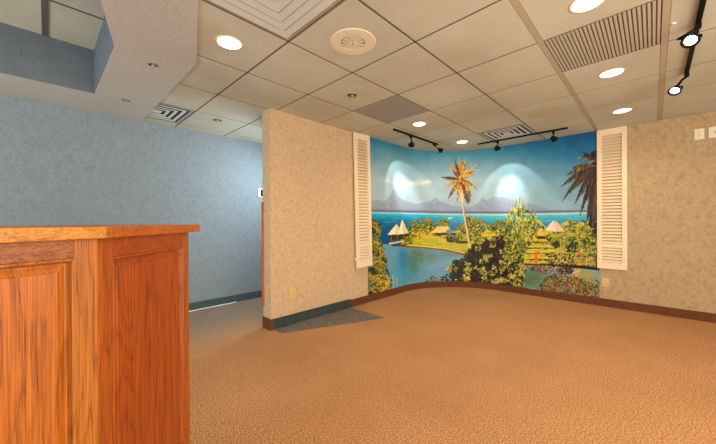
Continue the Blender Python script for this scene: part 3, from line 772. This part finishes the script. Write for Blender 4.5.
for (x, y, r_) in ((588, 236, 15), (571, 243, 13), (592, 252, 11), (556, 240, 9)):
    leaves(70, ell(x, y+3, r_*.55, r_*.5), [(24, 34, 22), (36, 46, 24), (50, 56, 26)], (.6, 1.5))
    for a in np.linspace(-3.3, .2, 12):
        frond(x, y, x+r_*math.cos(a), y+r_*.7*math.sin(a)+3, 3.2, .5, [(150, 148, 46), (186, 176, 70), (96, 104, 36), (60, 70, 28)], 3.4, 1.6, .7)
leaves(40, ell(574, 241, 3.5, 5), [(28, 40, 26), (50, 60, 30)], (.4, 1.2)); leaves(26, ell(549, 238, 3, 3), [(34, 46, 26), (60, 70, 30)], (.4, 1.1))
leaves(600, area_poly([(548, 264), (548, 256), (560, 252), (575, 256), (598, 252), (598, 266), (575, 265)]), DKG+[(150, 120, 50), (196, 170, 110)], (.4, 1.1))
poly([(573, 257), (595, 257), (595, 265), (575, 264)], (178, 148, 84), .5)
poly([(534.6, 251.5), (537.4, 251.5), (537.6, 264), (534.4, 264)], (206, 92, 28)); dab(576.5, 254, 1.4, 2, (214, 110, 50)); line([(560.5, 240), (560.5, 262)], .5, .5, (196, 168, 96)); line([(586.5, 258), (586.5, 264)], .5, .5, (206, 176, 120))
# dark causeway and flower beds
line([(524, 263.5), (545, 264.5), (560, 265.6), (580, 266.8), (599, 268.6)], .9, 1.7, (34, 22, 18)); line([(520, 262.5), (540, 263.4)], .5, .5, (176, 150, 60))
leaves(260, area_poly([(524, 265), (556, 264), (572, 272), (566, 278), (548, 274), (530, 270)]), [(60, 30, 30), (96, 50, 44), (130, 80, 70), (40, 24, 22), (160, 116, 96)], (.4, 1.1))
leaves(70, ell(566, 270, 7, 4), [(46, 26, 22), (70, 44, 30), (54, 50, 26)], (.5, 1.3)); leaves(40, ell(576, 273, 4, 4), [(220, 160, 110), (180, 110, 70)], (.4, 1))
leaves(2000, area_poly([(538, 288), (544, 278), (554, 274), (566, 276), (576, 277), (590, 283), (599, 284), (599, 304), (560, 297)]), [(60, 56, 26), (120, 78, 40), (90, 96, 40), (38, 40, 22), (150, 130, 60), (176, 112, 64), (100, 60, 36), (70, 76, 30), (120, 110, 50)], (.4, 1.2))
leaves(160, area_poly([(570, 279), (599, 277), (599, 300), (585, 298)]), [(40, 60, 40), (90, 110, 50), (180, 96, 50)], (.4, 1.1))
poly([(519, 287.5), (532, 288), (548, 292), (548, 296), (518, 292)], (190, 170, 140))
# --- large sparse bush and the tall feathery bush
big = area_poly([(447, 268), (452, 262), (462, 258), (468, 250), (472, 243), (484, 240), (500, 236), (512, 232), (520, 236), (523, 252), (525, 270), (522, 284), (526, 292), (500, 292), (470, 290), (455, 289), (450, 278)])
poly([(450, 272), (455, 263), (466, 258), (472, 247), (484, 243), (500, 240), (514, 238), (520, 256), (520, 288), (500, 291), (470, 290), (455, 287)], (36, 26, 22))
leaves(1700, big, [(40, 28, 24), (58, 40, 30), (76, 62, 34), (30, 24, 22), (48, 56, 26)], (.6, 1.5))
for _ in range(62):
    x, y = big(); leaves(12, ell(x, y, 3.2, 2.4), [(28, 22, 20), (40, 30, 24), (34, 40, 22)], (.6, 1.4))
    x, y = big(); leaves(16, ell(x, y, 3.4, 2.4), [(134, 130, 44), (176, 168, 70), (104, 100, 36), (190, 184, 96), (150, 136, 50)], (.45, 1.2))
leaves(330, area_poly([(502, 250), (512, 232), (522, 238), (526, 260), (524, 288), (512, 288)]), GREEN, (.5, 1.3))
leaves(330, area_poly([(420, 288), (424, 280), (432, 276), (444, 280), (452, 284), (456, 290), (440, 290)]), [(60, 70, 40), (120, 120, 60), (160, 150, 80), (40, 46, 30)], (.35, .9))
leaves(120, area_poly([(440, 276), (452, 273), (456, 290), (442, 290)]), [(20, 34, 44), (34, 50, 52), (60, 70, 50)], (.6, 1.4))
tall = area_poly([(508, 244), (507, 222), (508, 212), (514, 207), (519, 200), (522, 196), (526, 204), (530, 209), (537, 214), (538, 226), (534, 240), (524, 252)])
leaves(900, area_poly([(504, 246), (506, 222), (509, 212), (516, 208), (524, 208), (534, 216), (536, 230), (530, 246), (522, 256)]), GREEN+DKG+[(110, 112, 36)], (.5, 1.4), (.3, .7))
for _ in range(170):
    x, y = tall(); line([(x, y), (x+rng.uniform(-2, 2), y-rng.uniform(2.5, 6))], .5, .15, pick([(176, 172, 56), (134, 140, 44), (80, 90, 40), (196, 190, 96)]), .9)
for (x, y) in ((520, 194), (516, 199), (524, 198), (513, 204), (529, 203), (522, 201)): line([(x, y+9), (x+.4, y)], .45, .15, (110, 120, 70), .8)
# --- tall palm
line([(470, 247), (468.6, 240), (466.4, 228), (464.4, 216), (462.6, 204), (461.4, 194), (461, 184)], 1.15, .8, (206, 172, 122)); line([(471, 247), (469.4, 240), (467.2, 228), (465.2, 216), (463.4, 204)], .35, .25, (120, 84, 50), .8)
GO = [(206, 164, 56), (226, 186, 84), (176, 126, 40), (140, 84, 26), (104, 60, 22), (190, 140, 40)]
BR = [(110, 64, 26), (84, 50, 24), (150, 90, 36), (60, 40, 22)]
for (x, y, sg, c) in ((449, 161.5, 1, GO), (453, 170, 1, BR), (441, 177, 2, BR), (444, 187.5, 3, GO), (448, 199, 4, BR), (459, 156, 0, GO), (466, 157, 0, BR+GO), (472, 163, 1, GO), (476, 168, 2, BR+GO), (477, 190, 5, GO), (472, 196, 4, GO), (468, 204, 3, BR), (457, 202, 2, GO), (463, 160, 0, GO), (455, 160, 0, BR), (474, 174, 3, GO), (452, 192, 3, BR+GO)):
    frond(461, 179, x, y, sg, .4, c, 3.3, 2.6, .45)
leaves(70, ell(461, 180, 3.5, 3.5), GO+BR, (.5, 1.3)); leaves(70, ell(459, 192, 1.8, 7), GO, (.4, 1), (.3, .6)); leaves(120, ell(467.5, 197, 3, 6), [(50, 50, 40), (80, 70, 40), (110, 90, 44)], (.4, 1.1), (.3, .6))
for (x, y) in ((478, 164), (480, 170)): frond(466, 172, x, y, 3, .3, [(170, 176, 160), (150, 160, 140)], 3, 1.3)
# --- big palm at the right edge
DP = [(38, 26, 20), (58, 38, 28), (84, 58, 38), (28, 24, 22), (104, 80, 52)]
leaves(420, area_poly([(592, 152), (599, 150), (599, 236), (592, 234), (589, 222), (592, 190)]), [(22, 24, 24), (40, 32, 28), (34, 38, 34)], (.8, 1.8))
for (x, y, sg, c) in ((577, 157, 4, [(140, 160, 160), (90, 104, 96), (60, 64, 50)]), (583, 152, 2, DP), (572, 168, 7, DP+[(150, 140, 70)]), (566, 175, 9, DP+[(160, 150, 80)]), (561, 187, 13, DP), (562, 202, 19, DP), (573, 190, 10, DP), (575, 204, 14, DP), (580, 216, 15, DP), (586, 226, 12, DP), (592, 232, 8, DP), (577, 178, 7, DP)):
    frond(599, 167 if y > 165 else 160, x, y, sg, .5, c, 5.2, 1.9, .8)
cv[:] = (cv-95)*1.14+101
cv[:] = cv.clip(2, 250)

# --- the mural sheet follows the wall: straight, rounded, straight
TAB = [(0.0, 367.6, 136.5, 295.3), (0.166, 375.1, 138.7, 293.3), (0.331, 382.3, 140.8, 291.4), (0.497, 389.1, 142.7, 289.6), (0.662, 395.5, 144.6, 287.9), (0.828, 401.7, 146.4, 286.3), (0.993, 407.8, 148.0, 284.8), (1.159, 414.6, 149.4, 283.5), (1.324, 422.2, 150.4, 282.5), (1.49, 430.3, 151.1, 281.8), (1.656, 439.0, 151.5, 281.4), (1.821, 448.2, 151.6, 281.2), (1.987, 457.8, 151.3, 281.3), (2.152, 467.7, 150.8, 281.7), (2.318, 477.8, 149.9, 282.4), (2.483, 488.2, 148.8, 283.3), (2.649, 498.6, 147.3, 284.5), (2.815, 509.1, 145.5, 285.9), (2.98, 520.2, 143.7, 287.4), (3.146, 531.8, 141.7, 289.0), (3.311, 543.9, 139.7, 290.6), (3.477, 556.7, 137.6, 292.4), (3.642, 570.2, 135.3, 294.2), (3.808, 584.4, 133.0, 296.2), (3.973, 599.3, 130.4, 298.2)]
TAB = np.array(TAB); TOT = 3.9734
NS, NZ = 560, 340
ss = np.linspace(0, TOT, NS); tt = np.linspace(0, 1, NZ)
off = .003; sa = UR-RAD-3.232; arc = RAD*PI/2
def mur(s):
    if s < sa: return 3.232+s, VP-off
    s -= sa
    if s < arc: a = s/RAD; return UR-RAD+(RAD-off)*math.sin(a), VP-RAD+(RAD-off)*math.cos(a)
    return UR-off, VP-RAD-(s-arc)
pl = np.array([mur(s) for s in ss]); ZB, ZT = .100, CEIL
co_ = np.zeros((NZ, NS, 3)); co_[..., 0] = pl[None, :, 0]; co_[..., 1] = pl[None, :, 1]; co_[..., 2] = (ZB+(ZT-ZB)*tt)[:, None]
dx = np.interp(ss, TAB[:, 0], TAB[:, 1]); yt = np.interp(ss, TAB[:, 0], TAB[:, 2]); yb = np.interp(ss, TAB[:, 0], TAB[:, 3])
py = yb[None]+(yt-yb)[None]*tt[:, None]; px = np.broadcast_to(dx[None], py.shape)
ix = ((px-X0)*SC).astype(int).clip(1, CW-2); iy = ((py-Y0)*SC).astype(int).clip(1, CH-2)
colr = (cv[iy, ix]*2+cv[iy+1, ix]+cv[iy-1, ix]+cv[iy, ix+1]+cv[iy, ix-1])/6/255
me = bpy.data.meshes.new('mural'); vid = np.arange(NS*NZ).reshape(NZ, NS)
fa = np.stack([vid[:-1, :-1], vid[:-1, 1:], vid[1:, 1:], vid[1:, :-1]], -1).reshape(-1, 4)
me.vertices.add(NS*NZ); me.vertices.foreach_set('co', co_.reshape(-1).astype(np.float32))
me.loops.add(fa.size); me.loops.foreach_set('vertex_index', fa.reshape(-1).astype(np.int32))
me.polygons.add(len(fa)); me.polygons.foreach_set('loop_start', np.arange(0, fa.size, 4, dtype=np.int32))
me.update(calc_edges=True); me.validate()
at = me.color_attributes.new('paint', 'BYTE_COLOR', 'POINT')
rgba = np.ones((NS*NZ, 4), np.float32); rgba[:, :3] = colr.reshape(-1, 3); at.data.foreach_set('color_srgb', rgba.reshape(-1))
m_, N_, L_n, b_n = new_mat('mural_print', rough=.5, spec=.25)
an = N_.new('ShaderNodeAttribute'); an.attribute_name = 'paint'; L_n.new(an.outputs['Color'], b_n.inputs['Base Color'])
me.materials.append(m_)
tag(link(bpy.data.objects.new('wall_mural', me)), 'photo mural of a tropical lagoon with palms, huts and distant mountains on the curved wall', 'mural')


# ------------------------------------------------------------------ lighting
def area(name, loc, target, size, energy, color, sy=None):
    l = bpy.data.lights.new(name, 'AREA'); l.energy = energy; l.color = color; l.size = size
    if sy: l.shape = 'RECTANGLE'; l.size_y = sy
    o = bpy.data.objects.new(name, l); COL.objects.link(o); o.location = loc
    o.rotation_euler = (Vector(target)-Vector(loc)).to_track_quat('-Z', 'Y').to_euler(); return o
area('room_light', (1.2, -1.8, 1.7), (3.2, 2.4, 1.0), 2.6, 95, (1, .87, .68), 1.6)
area('bounce_light', (.2, -1.9, .5), (2.4, 1.2, 2.5), 2.4, 66, (1, .95, .86), 1.6)
area('daylight_window', (-2.6, 2.6, 1.5), (1.6, 4.0, .7), 1.6, 74, (.80, .94, 1), 1.6)
area('hall_light', (2.45, 3.5, 1.95), (1.5, 4.3, .9),   .6, 32, (.70, .88, 1), .6)
area('front_fill', (-.6, -1.4, 1.5), (.6, 2.0, .9), 1.6, 6, (1, .92, .80), 1.4)

w = bpy.data.worlds.new('world'); scene.world = w; w.use_nodes = True
bg = w.node_tree.nodes['Background']; bg.inputs['Color'].default_value = (.97, .94, .90, 1); bg.inputs['Strength'].default_value = 1.35

scene.view_settings.view_transform = 'Standard'
scene.view_settings.look = 'None'
scene.view_settings.exposure = 0

# ------------------------------------------------------------------ camera
f, yaw, pitch, roll = 303.017, .7724348, -.0032148, -.0055799
Fv = Vector((math.cos(yaw)*math.cos(pitch), math.sin(yaw)*math.cos(pitch), math.sin(pitch)))
Rv = Vector((math.sin(yaw), -math.cos(yaw), 0)); Uv = Rv.cross(Fv)
c_, s_ = math.cos(roll), math.sin(roll)
R2, U2 = Rv*c_+Uv*s_, Uv*c_-Rv*s_
cam = bpy.data.cameras.new('camera'); cam.sensor_width = 36; cam.lens = f/716*36; cam.clip_start = .02
co = bpy.data.objects.new('camera', cam); COL.objects.link(co)
M = Matrix((R2, U2, -Fv)).transposed().to_4x4(); M.translation = (0, 0, 1.175)
co.matrix_world = M
scene.camera = co
